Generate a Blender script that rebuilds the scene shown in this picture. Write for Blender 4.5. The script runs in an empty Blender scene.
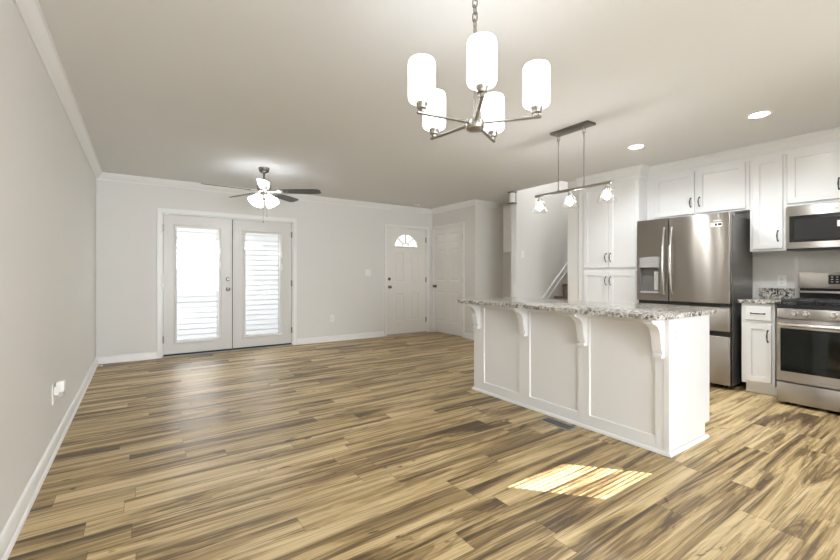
import bpy, bmesh, math, random
from mathutils import Vector, Matrix
random.seed(4)
PI = math.pi
C = bpy.context.scene.collection
sc = bpy.context.scene

# ------------------------------------------------------------------ camera, world, sun, exposure
HC = 1.165                       # eye height
YAW = math.atan2(279.5, 408.5)
cam = bpy.data.objects.new('camera', bpy.data.cameras.new('camera'))
C.objects.link(cam)
cam.location = (0, 0, HC)
cam.rotation_euler = (PI / 2, 0, -YAW)
cam.data.sensor_width = 36.0
cam.data.lens = 408.5 / 840 * 36.0
cam.data.shift_y = -5.5 / 840
cam.data.clip_start = 0.02
sc.camera = cam

world = bpy.data.worlds.new('World')
sc.world = world
world.use_nodes = True
world.node_tree.nodes['Background'].inputs[0].default_value = (0.90, 0.94, 1.0, 1)
world.node_tree.nodes['Background'].inputs[1].default_value = 0.8

SUN_EL = math.radians(35)
SUN_H = Vector((-0.66, 0.75, 0)).normalized()
sun_dir = Vector((SUN_H.x * math.cos(SUN_EL), SUN_H.y * math.cos(SUN_EL), -math.sin(SUN_EL)))
sun = bpy.data.objects.new('sun', bpy.data.lights.new('sun', 'SUN'))
C.objects.link(sun)
sun.data.energy = 18.0
sun.data.angle = math.radians(0.25)
sun.data.color = (1.0, 0.95, 0.88)
sun.rotation_euler = sun_dir.to_track_quat('-Z', 'Y').to_euler()
sun.location = (4, -4, 8)


def area(name, loc, rot, sx, sy, power, col=(1, 1, 1)):
    l = bpy.data.lights.new(name, 'AREA')
    l.shape = 'RECTANGLE'
    l.size, l.size_y, l.energy, l.color = sx, sy, power, col
    o = bpy.data.objects.new(name, l)
    C.objects.link(o)
    o.location, o.rotation_euler = loc, rot
    return o


# added area light for fill, standing in for daylight behind the camera
area('dining_fill', (1.3, -4.3, 1.4), (PI / 2, 0, 0), 2.8, 1.8, 98, (0.93, 0.97, 1.0))

# added fill light that brightens the stairwell, no lamp seen there
lp = bpy.data.lights.new('stair_fill', 'POINT')
lp.energy, lp.shadow_soft_size, lp.color = 14, 0.12, (0.98, 0.98, 1.0)
lo = bpy.data.objects.new('stair_fill', lp)
C.objects.link(lo)
lo.location = (5.9, 4.05, 4.5)

sc.view_settings.view_transform = 'Standard'
sc.view_settings.look = 'None'
sc.view_settings.exposure = 1.73
sc.view_settings.gamma = 1.0
sc.view_settings.use_curve_mapping = False
sc.cycles.use_denoising = True
sc.cycles.max_bounces = 14
sc.cycles.diffuse_bounces = 10
sc.cycles.transparent_max_bounces = 16
sc.cycles.sample_clamp_indirect = 6.0

CEIL = 2.49
Q = (CEIL - HC) / (2.505 - HC)

# ------------------------------------------------------------------ materials
MATS = {}


def new_mat(name):
    m = bpy.data.materials.new(name)
    m.use_nodes = True
    MATS[name] = m
    nt = m.node_tree
    return m, nt, nt.nodes, nt.links, nt.nodes['Principled BSDF']


def paint(name, col, rough=0.5, metal=0.0, spec=0.5, bump=0.0, bscale=250.0, coat=0.0):
    m, nt, N, L, b = new_mat(name)
    b.inputs['Base Color'].default_value = (*col, 1)
    b.inputs['Roughness'].default_value = rough
    b.inputs['Metallic'].default_value = metal
    b.inputs['Specular IOR Level'].default_value = spec
    b.inputs['Coat Weight'].default_value = coat
    tc = N.new('ShaderNodeTexCoord')
    nz = N.new('ShaderNodeTexNoise')
    nz.inputs['Scale'].default_value = bscale
    nz.inputs['Detail'].default_value = 2
    L.new(tc.outputs['Object'], nz.inputs['Vector'])
    if bump:
        bp = N.new('ShaderNodeBump')
        bp.inputs['Strength'].default_value = bump
        bp.inputs['Distance'].default_value = 0.002
        L.new(nz.outputs['Fac'], bp.inputs['Height'])
        L.new(bp.outputs['Normal'], b.inputs['Normal'])
    else:
        mr = N.new('ShaderNodeMapRange')
        mr.inputs['To Min'].default_value = rough * 0.94
        mr.inputs['To Max'].default_value = rough * 1.06
        L.new(nz.outputs['Fac'], mr.inputs['Value'])
        L.new(mr.outputs['Result'], b.inputs['Roughness'])
    return m


def emit(name, col, strength):
    m, nt, N, L, b = new_mat(name)
    b.inputs['Base Color'].default_value = (0.9, 0.9, 0.9, 1)
    b.inputs['Emission Color'].default_value = (*col, 1)
    b.inputs['Emission Strength'].default_value = strength
    b.inputs['Roughness'].default_value = 0.3
    return m


def clear_glass(name, tint=(1, 1, 1), ior=1.45, rough=0.0, haze=0.0):
    m, nt, N, L, b = new_mat(name)
    N.remove(b)
    out = N['Material Output']
    tr = N.new('ShaderNodeBsdfTransparent')
    tr.inputs[0].default_value = (*tint, 1)
    gl = N.new('ShaderNodeBsdfGlossy')
    gl.inputs['Roughness'].default_value = rough
    lw = N.new('ShaderNodeLayerWeight')
    lw.inputs['Blend'].default_value = 0.5
    pw = N.new('ShaderNodeMath')
    pw.operation = 'POWER'
    pw.inputs[1].default_value = 4.0
    L.new(lw.outputs['Facing'], pw.inputs[0])
    fr = N.new('ShaderNodeMath')
    fr.operation = 'MULTIPLY_ADD'
    f0 = ((ior - 1) / (ior + 1)) ** 2
    fr.inputs[1].default_value = 0.9 * (1 - f0)
    fr.inputs[2].default_value = f0
    L.new(pw.outputs[0], fr.inputs[0])
    mx = N.new('ShaderNodeMixShader')
    L.new(fr.outputs[0], mx.inputs[0])
    if haze:
        df = N.new('ShaderNodeBsdfTranslucent')
        df.inputs[0].default_value = (0.9, 0.9, 0.9, 1)
        m2 = N.new('ShaderNodeMixShader')
        m2.inputs[0].default_value = haze
        L.new(tr.outputs[0], m2.inputs[1])
        L.new(df.outputs[0], m2.inputs[2])
        L.new(m2.outputs[0], mx.inputs[1])
    else:
        L.new(tr.outputs[0], mx.inputs[1])
    L.new(gl.outputs[0], mx.inputs[2])
    L.new(mx.outputs[0], out.inputs[0])
    return m


wall_m = paint('wall_paint', (0.735, 0.730, 0.715), 0.62, bump=0.08, bscale=350, spec=0.3)
ceil_m = paint('ceiling_paint', (0.755, 0.762, 0.768), 0.8, bump=0.05, bscale=300, spec=0.2)
trim_m = paint('trim_white', (0.83, 0.835, 0.835), 0.35)
door_m = paint('door_paint', (0.79, 0.78, 0.765), 0.33, bump=0.03, bscale=120)
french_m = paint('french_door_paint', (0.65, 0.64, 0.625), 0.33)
cab_m = paint('cabinet_white', (0.755, 0.765, 0.775), 0.22)
island_m = paint('island_white', (0.775, 0.785, 0.80), 0.3)
plate_m = paint('plastic_white', (0.85, 0.85, 0.83), 0.3)
dark_m = paint('dark_slot', (0.02, 0.02, 0.02), 0.5)
black_m = paint('black_enamel', (0.012, 0.012, 0.013), 0.18)
iron_m = paint('cast_iron', (0.02, 0.02, 0.022), 0.5, bump=0.2, bscale=600)
nickel_m = paint('brushed_nickel', (0.42, 0.40, 0.37), 0.28, metal=1.0)
bronze_m = paint('dark_nickel', (0.20, 0.185, 0.165), 0.3, metal=1.0)
pull_m = paint('dark_pull', (0.085, 0.08, 0.075), 0.3, metal=0.9)
chrome_m = paint('bright_steel', (0.68, 0.67, 0.65), 0.16, metal=1.0)
fridgeside_m = paint('fridge_side', (0.125, 0.122, 0.118), 0.25)
gasket_m = paint('gasket', (0.015, 0.015, 0.015), 0.6)
gray_m = paint('grey_plastic', (0.30, 0.30, 0.29), 0.35)
lgray_m = paint('light_grey_plastic', (0.45, 0.45, 0.44), 0.3)
blade_m = paint('fan_blade', (0.035, 0.030, 0.026), 0.22)
cavity_m = paint('dispenser_grey', (0.13, 0.125, 0.12), 0.35)
vent_m = paint('vent_metal', (0.30, 0.30, 0.29), 0.4, metal=0.7)
tread_m = paint('stair_tread', (0.16, 0.115, 0.075), 0.4)
riser_m = paint('stair_riser', (0.30, 0.26, 0.21), 0.5)
ground_m = paint('outside_ground', (0.35, 0.36, 0.30), 0.9, bump=0.5, bscale=40)
roof_m = paint('roof_shingle', (0.13, 0.12, 0.115), 0.9, bump=0.5, bscale=60)
opal_m = emit('opal_glass_lit', (0.95, 0.98, 1.0), 1.2)
fanopal_m = emit('fan_glass_lit', (0.95, 0.98, 1.0), 4.5)
bulb_m = emit('bulb_lit', (1.0, 0.97, 0.92), 60.0)
led_m = emit('led_disc', (1.0, 0.98, 0.95), 22.0)
glass_m = clear_glass('pane_glass')
cone_m = clear_glass('cone_glass', (0.97, 0.97, 0.97), 1.5, 0.02, 0.012)
oven_glass_m = paint('oven_glass', (0.008, 0.010, 0.008), 0.03, spec=0.3)
micro_glass_m = paint('microwave_glass', (0.012, 0.012, 0.012), 0.12)
micro_mesh_m = paint('microwave_screen', (0.014, 0.014, 0.014), 0.25)


def steel_mat(name, col, rough, axis):
    """brushed steel: fine scratches along one axis spread the reflections across it"""
    m, nt, N, L, b = new_mat(name)
    b.inputs['Metallic'].default_value = 1.0
    b.inputs['Roughness'].default_value = rough
    b.inputs['Anisotropic'].default_value = 0.95
    b.inputs['Base Color'].default_value = (*col, 1)
    tc = N.new('ShaderNodeTexCoord')
    mp = N.new('ShaderNodeMapping')
    mp.inputs['Scale'].default_value = (3, 3, 900) if axis == 'h' else (900, 900, 3)
    nz = N.new('ShaderNodeTexNoise')
    nz.inputs['Scale'].default_value = 1.0
    nz.inputs['Detail'].default_value = 3
    L.new(tc.outputs['Object'], mp.inputs['Vector'])
    L.new(mp.outputs['Vector'], nz.inputs['Vector'])
    bp = N.new('ShaderNodeBump')
    bp.inputs['Strength'].default_value = 0.04
    bp.inputs['Distance'].default_value = 0.001
    L.new(nz.outputs['Fac'], bp.inputs['Height'])
    L.new(bp.outputs['Normal'], b.inputs['Normal'])
    tg = N.new('ShaderNodeTangent')
    tg.direction_type = 'RADIAL'
    tg.axis = 'Z'
    L.new(tg.outputs[0], b.inputs['Tangent'])
    if axis == 'v':
        b.inputs['Anisotropic Rotation'].default_value = 0.25
    return m


steel_m = steel_mat('stainless_steel', (0.44, 0.415, 0.385), 0.30, 'v')
fsteel_m = steel_mat('fridge_steel', (0.40, 0.375, 0.345), 0.30, 'v')


def granite():
    m, nt, N, L, b = new_mat('speckled_granite')
    b.inputs['Roughness'].default_value = 0.10
    tc = N.new('ShaderNodeTexCoord')

    def noise(scale, detail, rough=0.6, dist=0.0):
        n = N.new('ShaderNodeTexNoise')
        n.inputs['Scale'].default_value = scale
        n.inputs['Detail'].default_value = detail
        n.inputs['Roughness'].default_value = rough
        n.inputs['Distortion'].default_value = dist
        L.new(tc.outputs['Object'], n.inputs['Vector'])
        return n

    def ramp(src, pts):
        r = N.new('ShaderNodeValToRGB')
        r.color_ramp.interpolation = 'LINEAR'
        els = r.color_ramp.elements
        while len(els) < len(pts):
            els.new(0.5)
        for e, (p, c) in zip(els, pts):
            e.position, e.color = p, (*c, 1)
        L.new(src, r.inputs[0])
        return r

    base = ramp(noise(38, 4).outputs['Fac'], [(0.38, (0.17, 0.16, 0.15)), (0.49, (0.42, 0.405, 0.375)), (0.61, (0.72, 0.71, 0.68))])
    v = N.new('ShaderNodeTexVoronoi')
    v.inputs['Scale'].default_value = 85
    L.new(tc.outputs['Object'], v.inputs['Vector'])
    sp = N.new('ShaderNodeSeparateColor')
    L.new(v.outputs['Color'], sp.inputs[0])
    dark = ramp(sp.outputs[0], [(0.0, (1, 1, 1)), (0.22, (1, 1, 1)), (0.25, (0, 0, 0))])
    clump = ramp(noise(16, 3).outputs['Fac'], [(0.44, (0, 0, 0)), (0.56, (1, 1, 1))])
    mul = N.new('ShaderNodeMath')
    mul.operation = 'MULTIPLY'
    L.new(dark.outputs[0], mul.inputs[0])
    L.new(clump.outputs[0], mul.inputs[1])
    mx = N.new('ShaderNodeMix')
    mx.data_type = 'RGBA'
    L.new(mul.outputs[0], mx.inputs['Factor'])
    L.new(base.outputs[0], mx.inputs['A'])
    mx.inputs['B'].default_value = (0.03, 0.028, 0.027, 1)
    d2 = ramp(noise(60, 5, 0.65).outputs['Fac'], [(0.0, (1, 1, 1)), (0.36, (1, 1, 1)), (0.41, (0, 0, 0))])
    mx2 = N.new('ShaderNodeMix')
    mx2.data_type = 'RGBA'
    L.new(d2.outputs[0], mx2.inputs['Factor'])
    L.new(mx.outputs['Result'], mx2.inputs['A'])
    mx2.inputs['B'].default_value = (0.06, 0.055, 0.05, 1)
    L.new(mx2.outputs['Result'], b.inputs['Base Color'])
    return m


granite_m = granite()


def planks():
    m, nt, N, L, b = new_mat('hickory_plank_floor')
    PW, PL = 0.13, 1.22
    tc = N.new('ShaderNodeTexCoord')
    sx = N.new('ShaderNodeSeparateXYZ')
    L.new(tc.outputs['Object'], sx.inputs[0])

    def M(op, a, b_=None, c=None):
        n = N.new('ShaderNodeMath')
        n.operation = op
        for i, v in enumerate((a, b_, c)):
            if v is None:
                continue
            if isinstance(v, (int, float)):
                n.inputs[i].default_value = v
            else:
                L.new(v, n.inputs[i])
        return n.outputs[0]

    X, Y = sx.outputs[0], sx.outputs[1]
    yr = M('DIVIDE', Y, PW)
    row = M('FLOOR', yr)
    wn = N.new('ShaderNodeTexWhiteNoise')
    wn.noise_dimensions = '1D'
    L.new(row, wn.inputs['W'])
    u = M('ADD', M('DIVIDE', X, PL), M('MULTIPLY', wn.outputs['Value'], 7.3))
    col = M('FLOOR', u)
    idv = N.new('ShaderNodeCombineXYZ')
    L.new(row, idv.inputs[0])
    L.new(col, idv.inputs[1])
    w2 = N.new('ShaderNodeTexWhiteNoise')
    w2.noise_dimensions = '3D'
    L.new(idv.outputs[0], w2.inputs['Vector'])
    r1 = w2.outputs['Value']
    rs = N.new('ShaderNodeSeparateColor')
    L.new(w2.outputs['Color'], rs.inputs[0])

    def grain(ax, ay, scale, detail, rough, dist, off):
        cv = N.new('ShaderNodeCombineXYZ')
        L.new(M('ADD', M('MULTIPLY', X, ax), M('MULTIPLY', rs.outputs[0], 40 + off)), cv.inputs[0])
        L.new(M('ADD', M('MULTIPLY', Y, ay), M('MULTIPLY', rs.outputs[1], 30 + off)), cv.inputs[1])
        L.new(M('MULTIPLY', rs.outputs[2], 20), cv.inputs[2])
        n = N.new('ShaderNodeTexNoise')
        n.inputs['Scale'].default_value = scale
        n.inputs['Detail'].default_value = detail
        n.inputs['Roughness'].default_value = rough
        n.inputs['Distortion'].default_value = dist
        L.new(cv.outputs[0], n.inputs['Vector'])
        return n.outputs['Fac']

    def ramp(src, pts):
        r = N.new('ShaderNodeValToRGB')
        els = r.color_ramp.elements
        while len(els) < len(pts):
            els.new(0.5)
        for e, (p, c) in zip(els, pts):
            e.position, e.color = p, (*c, 1)
        L.new(src, r.inputs[0])
        return r.outputs[0]

    big = grain(0.55, 7.0, 1.0, 4, 0.6, 1.6, 0)          # broad heartwood bands
    fine = grain(1.6, 70.0, 1.0, 4, 0.65, 0.5, 11)       # fine grain
    rings = M('MULTIPLY', M('SINE', M('MULTIPLY', big, 85.0)), 0.5)
    tone = M('ADD', M('MULTIPLY', M('SUBTRACT', big, 0.5), 1.65), M('MULTIPLY', M('SUBTRACT', r1, 0.5), 0.20))
    tone = M('ADD', tone, M('MULTIPLY', M('SUBTRACT', fine, 0.5), 0.62))
    tone = M('ADD', M('ADD', tone, 0.5), M('MULTIPLY', rings, 0.075))
    base = ramp(tone, [(0.20, (0.085, 0.053, 0.023)), (0.34, (0.190, 0.128, 0.060)),
                       (0.46, (0.365, 0.258, 0.120)), (0.59, (0.545, 0.408, 0.212)), (0.78, (0.680, 0.540, 0.312))])
    streak = ramp(grain(0.8, 52.0, 1.0, 5, 0.66, 1.2, 23), [(0.37, (1, 1, 1)), (0.46, (0, 0, 0))])
    knot = ramp(grain(4.0, 11.0, 1.0, 3, 0.55, 1.0, 31), [(0.27, (1, 1, 1)), (0.33, (0, 0, 0))])
    mx = N.new('ShaderNodeMix')
    mx.data_type = 'RGBA'
    L.new(M('MULTIPLY', streak, 0.62), mx.inputs['Factor'])
    L.new(base, mx.inputs['A'])
    mx.inputs['B'].default_value = (0.100, 0.070, 0.038, 1)
    mk = N.new('ShaderNodeMix')
    mk.data_type = 'RGBA'
    L.new(M('MULTIPLY', knot, 0.85), mk.inputs['Factor'])
    L.new(mx.outputs['Result'], mk.inputs['A'])
    mk.inputs['B'].default_value = (0.045, 0.030, 0.017, 1)
    fy = M('FRACT', yr)
    fu = M('FRACT', u)
    ey = M('MAXIMUM', M('LESS_THAN', fy, 0.014), M('GREATER_THAN', fy, 0.986))
    eu = M('MAXIMUM', M('LESS_THAN', fu, 0.0016), M('GREATER_THAN', fu, 0.9984))
    edge = M('MAXIMUM', ey, eu)
    me = N.new('ShaderNodeMix')
    me.data_type = 'RGBA'
    L.new(M('MULTIPLY', edge, 0.42), me.inputs['Factor'])
    L.new(mk.outputs['Result'], me.inputs['A'])
    me.inputs['B'].default_value = (0.06, 0.04, 0.022, 1)
    L.new(me.outputs['Result'], b.inputs['Base Color'])
    mr = N.new('ShaderNodeMapRange')
    mr.inputs['To Min'].default_value = 0.34
    mr.inputs['To Max'].default_value = 0.48
    L.new(fine, mr.inputs['Value'])
    L.new(mr.outputs['Result'], b.inputs['Roughness'])
    b.inputs['Specular IOR Level'].default_value = 0.45
    bp = N.new('ShaderNodeBump')
    bp.inputs['Strength'].default_value = 0.25
    bp.inputs['Distance'].default_value = 0.002
    L.new(M('SUBTRACT', M('MULTIPLY', fine, 0.5), edge), bp.inputs['Height'])
    L.new(bp.outputs['Normal'], b.inputs['Normal'])
    return m


floor_m = planks()
siding_m = paint('white_siding', (0.70, 0.71, 0.73), 0.6)


# ------------------------------------------------------------------ mesh helpers
def F_id(u, d, z):
    return (u, d, z)


def F_back(y0):        # faces -Y ; u = world x
    return lambda u, d, z: (u, y0 - d, z)


def F_kit(x0):         # faces -X ; u = world y
    return lambda u, d, z: (x0 - d, u, z)


def F_left(x0):        # faces +X ; u = world y
    return lambda u, d, z: (x0 + d, u, z)


def F_rear(y0):        # faces +Y ; u = world x
    return lambda u, d, z: (u, y0 + d, z)


class MB:
    def __init__(self, f=F_id):
        self.bm = bmesh.new()
        self.f = f

    def v(self, u, d, z):
        return self.bm.verts.new(self.f(u, d, z))

    def face(self, vs):
        try:
            return self.bm.faces.new(vs)
        except ValueError:
            return None

    def box(self, a, b, bev=0.0, seg=2):
        (x0, y0, z0), (x1, y1, z1) = a, b
        vs = [self.v(x, y, z) for z in (z0, z1) for y in (y0, y1) for x in (x0, x1)]
        fs = [self.face([vs[i] for i in q]) for q in ((0, 1, 3, 2), (4, 6, 7, 5), (0, 4, 5, 1), (2, 3, 7, 6), (0, 2, 6, 4), (1, 5, 7, 3))]
        if bev:
            es = list({e for f in fs for e in f.edges})
            bmesh.ops.bevel(self.bm, geom=es, offset=bev, segments=seg, affect='EDGES', profile=0.5)
        return self

    def prism(self, pts, d0, d1, plane='ud', bev=0.0):
        """polygon extruded between two values of the third axis; plane names the polygon's axes (u,d,z)"""
        def mk(p, q, t):
            if plane == 'uz':
                return self.v(p, t, q)
            if plane == 'dz':
                return self.v(t, p, q)
            return self.v(p, q, t)
        A = [mk(p, q, d0) for p, q in pts]
        B = [mk(p, q, d1) for p, q in pts]
        n = len(pts)
        fs = [self.face(A), self.face(B)]
        for i in range(n):
            fs.append(self.face([A[i], A[(i + 1) % n], B[(i + 1) % n], B[i]]))
        if bev:
            es = list({e for f in fs[:2] for e in f.edges})
            bmesh.ops.bevel(self.bm, geom=es, offset=bev, segments=2, affect='EDGES', profile=0.5)
        return self

    def nested(self, u0, u1, z0, z1, levels, fill=True, back=None):
        """rectangular rings (inset, depth) joined one to the next"""
        loops = []
        for ins, d in levels:
            loops.append([self.v(u0 + ins, d, z0 + ins), self.v(u1 - ins, d, z0 + ins), self.v(u1 - ins, d, z1 - ins), self.v(u0 + ins, d, z1 - ins)])
        for a, b in zip(loops, loops[1:]):
            for i in range(4):
                self.face([a[i], a[(i + 1) % 4], b[(i + 1) % 4], b[i]])
        if fill:
            self.face(loops[-1])
        if back:
            self.face(loops[0])
        return self

    def holed(self, outer, holes, d0, d1):
        """slab in the u-z plane between depths d0 (back) and d1 (front) with through holes"""
        for d in (d0, d1):
            edges = []
            for loop in [outer] + holes:
                vs = [self.v(u, d, z) for u, z in loop]
                edges += [self.bm.edges.new((vs[i], vs[(i + 1) % len(vs)])) for i in range(len(vs))]
            bmesh.ops.triangle_fill(self.bm, edges=edges, use_beauty=True)
        for loop in [outer] + holes:
            A = [self.v(u, d0, z) for u, z in loop]
            B = [self.v(u, d1, z) for u, z in loop]
            for i in range(len(loop)):
                j = (i + 1) % len(loop)
                self.face([A[i], A[j], B[j], B[i]])
        bmesh.ops.remove_doubles(self.bm, verts=self.bm.verts, dist=1e-5)
        return self

    def tube(self, pts, r, n=10, cap=True, closed=False):
        P = [Vector(self.f(*p)) for p in pts]
        m = len(P)
        rs = r if isinstance(r, (list, tuple)) else [r] * m
        rings = []
        prev = None
        for i in range(m):
            if closed:
                t = (P[(i + 1) % m] - P[i - 1]).normalized()
            else:
                t = (P[min(i + 1, m - 1)] - P[max(i - 1, 0)]).normalized()
            if prev is None:
                a = Vector((0, 0, 1)) if abs(t.z) < 0.9 else Vector((1, 0, 0))
                nrm = (a - t * a.dot(t)).normalized()
            else:
                nrm = (prev - t * prev.dot(t)).normalized()
            prev = nrm
            bn = t.cross(nrm)
            rings.append([self.bm.verts.new(P[i] + (nrm * math.cos(2 * PI * k / n) + bn * math.sin(2 * PI * k / n)) * rs[i]) for k in range(n)])
        rr = list(zip(rings, rings[1:])) + ([(rings[-1], rings[0])] if closed else [])
        for a, b in rr:
            for k in range(n):
                self.face([a[k], a[(k + 1) % n], b[(k + 1) % n], b[k]])
        if cap and not closed:
            self.face(rings[0])
            self.face(rings[-1])
        return self

    def lathe(self, prof, c=(0, 0, 0), n=24, mat=None, cap0=False, cap1=False):
        rings = []
        for r, z in prof:
            ring = []
            for k in range(n):
                p = Vector((r * math.cos(2 * PI * k / n), r * math.sin(2 * PI * k / n), z))
                if mat is not None:
                    p = mat @ p
                ring.append(self.bm.verts.new(Vector(self.f(*(p + Vector(c))))))
            rings.append(ring)
        for a, b in zip(rings, rings[1:]):
            for k in range(n):
                self.face([a[k], a[(k + 1) % n], b[(k + 1) % n], b[k]])
        if cap0:
            self.face(rings[0])
        if cap1:
            self.face(rings[-1])
        return self

    def sweep(self, prof, path, z=0.0):
        """moulding: profile (out, up) swept along a path whose room side is on its left, mitred"""
        n = len(path)
        P = [Vector(p) for p in path]
        rings = []
        for i in range(n):
            dirs = []
            if i > 0:
                dirs.append((P[i] - P[i - 1]).normalized())
            if i < n - 1:
                dirs.append((P[i + 1] - P[i]).normalized())
            ns = [Vector((-d.y, d.x)) for d in dirs]
            mit = ns[0] if len(ns) == 1 else (ns[0] + ns[1]) / (1 + ns[0].dot(ns[1]))
            rings.append([self.bm.verts.new((P[i].x + mit.x * o, P[i].y + mit.y * o, z + h)) for o, h in prof])
        k = len(prof)
        for a, b in zip(rings, rings[1:]):
            for i in range(k):
                self.face([a[i], a[(i + 1) % k], b[(i + 1) % k], b[i]])
        self.face(rings[0])
        self.face(rings[-1])
        return self


def origin_of(o):
    p = Vector((0, 0, 0))
    while o is not None:
        p += Vector(o.location)
        o = o.parent
    return p


def obj(name, mb, m, parent=None, smooth=None, loc=None, label=None):
    bm = mb.bm
    bmesh.ops.recalc_face_normals(bm, faces=bm.faces)
    off = origin_of(parent)
    if parent is None:
        if loc is None:
            xs = [v.co for v in bm.verts]
            lo = Vector((min(v.x for v in xs), min(v.y for v in xs), min(v.z for v in xs)))
            hi = Vector((max(v.x for v in xs), max(v.y for v in xs), max(v.z for v in xs)))
            loc = Vector(((lo.x + hi.x) / 2, (lo.y + hi.y) / 2, lo.z))
        off = Vector(loc)
    for v in bm.verts:
        v.co -= off
    me = bpy.data.meshes.new(name)
    bm.to_mesh(me)
    bm.free()
    me.materials.append(m)
    if smooth:
        me.polygons.foreach_set('use_smooth', [True] * len(me.polygons))
        me.set_sharp_from_angle(angle=math.radians(smooth))
    o = bpy.data.objects.new(name, me)
    C.objects.link(o)
    if parent is None:
        o.location = off
    else:
        o.parent = parent
    if label:
        o['label'] = label
    return o


def tag(o, label=None, cat=None, group=None, kind=None):
    if label: o['label'] = label
    if cat: o['category'] = cat
    if group: o['group'] = group
    if kind: o['kind'] = kind
    return o


def thing(name, label, cat, loc, group=None, kind=None):
    o = bpy.data.objects.new(name, None)
    o.empty_display_size = 0.1
    C.objects.link(o)
    o.location = loc
    return tag(o, label, cat, group, kind)


def struct(name, mb, m, label, cat, smooth=None):
    o = obj(name, mb, m, None, smooth, loc=(0, 0, 0))
    return tag(o, label, cat, None, 'structure')


def rect(u0, u1, z0, z1):
    return [(u0, z0), (u1, z0), (u1, z1), (u0, z1)]


def wall(name, F, a0, a1, z0, z1, th, holes, label, m=None):
    """wall slab with openings; its room face lies on the frame's d = 0"""
    mb = MB(F)
    us = sorted({a0, a1} | {h[0] for h in holes} | {h[1] for h in holes})
    zs = sorted({z0, z1} | {h[2] for h in holes} | {h[3] for h in holes})
    for i in range(len(us) - 1):
        for j in range(len(zs) - 1):
            cu, cz = (us[i] + us[i + 1]) / 2, (zs[j] + zs[j + 1]) / 2
            if any(h[0] < cu < h[1] and h[2] < cz < h[3] for h in holes):
                continue
            mb.box((us[i], -th, zs[j]), (us[i + 1], 0, zs[j + 1]))
    bmesh.ops.remove_doubles(mb.bm, verts=mb.bm.verts, dist=1e-5)
    # drop the doubled inner faces
    seen = {}
    for f in list(mb.bm.faces):
        k = tuple(sorted(v.index for v in f.verts))
    mb.bm.verts.index_update()
    for f in list(mb.bm.faces):
        k = tuple(sorted(v.index for v in f.verts))
        seen.setdefault(k, []).append(f)
    dead = [f for fs in seen.values() if len(fs) > 1 for f in fs]
    bmesh.ops.delete(mb.bm, geom=dead, context='FACES')
    return struct(name, mb, m or wall_m, label, 'wall')


# ------------------------------------------------------------------ room shell
XL, YB, XK, XC = -0.475, 6.75, 5.54, 4.92     # left wall, back wall, kitchen wall, closet wall
YR = -0.5                                     # wall behind the camera
YD = -4.0                                     # far end of the unseen bay, added for gentler fill falloff
XD = 3.10
struct('floor', MB().box((XL - 0.15, YD - 0.15, -0.12), (7.9, YB + 0.13, 0)), floor_m, 'hickory plank floor running through the whole open room', 'floor')

SY0, SY1 = 3.635, 4.47                        # stairwell between its two walls
mb = MB()
mb.box((XL - 0.15, YR - 0.15, CEIL), (XC, YB + 0.13, CEIL + 0.12))
mb.box((XL - 0.15, YD - 0.15, CEIL), (XD + 0.13, YR - 0.15, CEIL + 0.12))
mb.box((XC, YR - 0.15, CEIL), (5.8, SY0 - 0.001, CEIL + 0.12))
mb.box((XC, SY1 + 0.001, CEIL), (5.8, YB + 0.13, CEIL + 0.12))
struct('ceiling', mb, ceil_m, 'flat pale grey ceiling over living room and kitchen', 'ceiling')

FR = (0.245, 2.075, -0.005, 2.03)             # french door opening
FD = (3.845, 4.78, -0.005, 2.07)              # front door opening
wall('wall_left', F_left(XL), YD - 0.13, YB + 0.13, 0, CEIL, 0.13, [], 'long bare warm white wall on the left')
wall('wall_back', F_back(YB), XL, 5.75, 0, CEIL, 0.13, [FR, FD], 'far wall with the french doors and the front door')
CD = (5.785, 6.70, -0.005, 2.085)             # closet door opening
wall('wall_closet', F_kit(XC), 5.45, YB, 0, CEIL, 0.12, [CD], 'short wall with six panel closet door')
wall('wall_nook_side', F_back(5.45), XC + 0.12, 5.62, 0, CEIL, 0.12, [], 'side wall of the recess beside the closet')
wall('wall_nook_back', F_kit(5.62), SY1 + 0.12, YB, 0, CEIL, 0.12, [], 'back wall of the recess beside the closet')
mb = MB().box((XC, SY1, 0), (7.8, SY1 + 0.115, CEIL)).box((XC + 0.01, SY1, CEIL), (7.8, SY1 + 0.115, 4.9))
mb_post = MB().box((XC - 0.012, SY1 - 0.003, 0), (XC - 0.0005, SY1 + 0.118, CEIL), 0.002, 1)
struct('trim_8', mb_post, cab_m, 'white board facing the end of the partition', 'trim board')
struct('wall_stair_left', mb, wall_m, 'partition wall at the far side of the stairs', 'wall')
mb = MB().box((5.05, SY0 - 0.17, 0), (7.8, SY0, CEIL)).box((5.05, SY0 - 0.17, CEIL), (7.8, SY0, 4.9))
struct('wall_stair_right', mb, wall_m, 'partition wall between the stairs and the pantry', 'wall')
struct('wall_stair_back', MB().box((7.8, SY0 - 0.17, 0), (7.9, SY1 + 0.115, 4.9)), wall_m, 'end wall at the head of the stairs', 'wall')
struct('wall_stair_front', MB().box((XC - 0.1, SY0 - 0.17, CEIL + 0.12), (XC, SY1 + 0.115, 4.9)), wall_m, 'wall above the stair opening', 'wall')
struct('ceiling_stair', MB().box((XC - 0.1, SY0 - 0.17, 4.9), (7.9, SY1 + 0.115, 5.0)), ceil_m, 'ceiling high over the stairs', 'ceiling')
wall('wall_kitchen', F_kit(XK), YR - 0.13, SY0 - 0.17, 0, CEIL, 0.13, [], 'kitchen wall behind the refrigerator and range')
W1 = (3.475, 4.09, 1.575, 2.06)
W2 = (-0.1, 2.7, 0.5, 2.3)
wall('wall_rear', F_rear(YR), XD, XK, 0, CEIL, 0.13, [W1], 'kitchen end wall behind the viewer')
wall('wall_dining_rear', F_rear(YD), XL, XD, 0, CEIL, 0.13, [W2], 'wall with the added fill light window behind the viewer')
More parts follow.
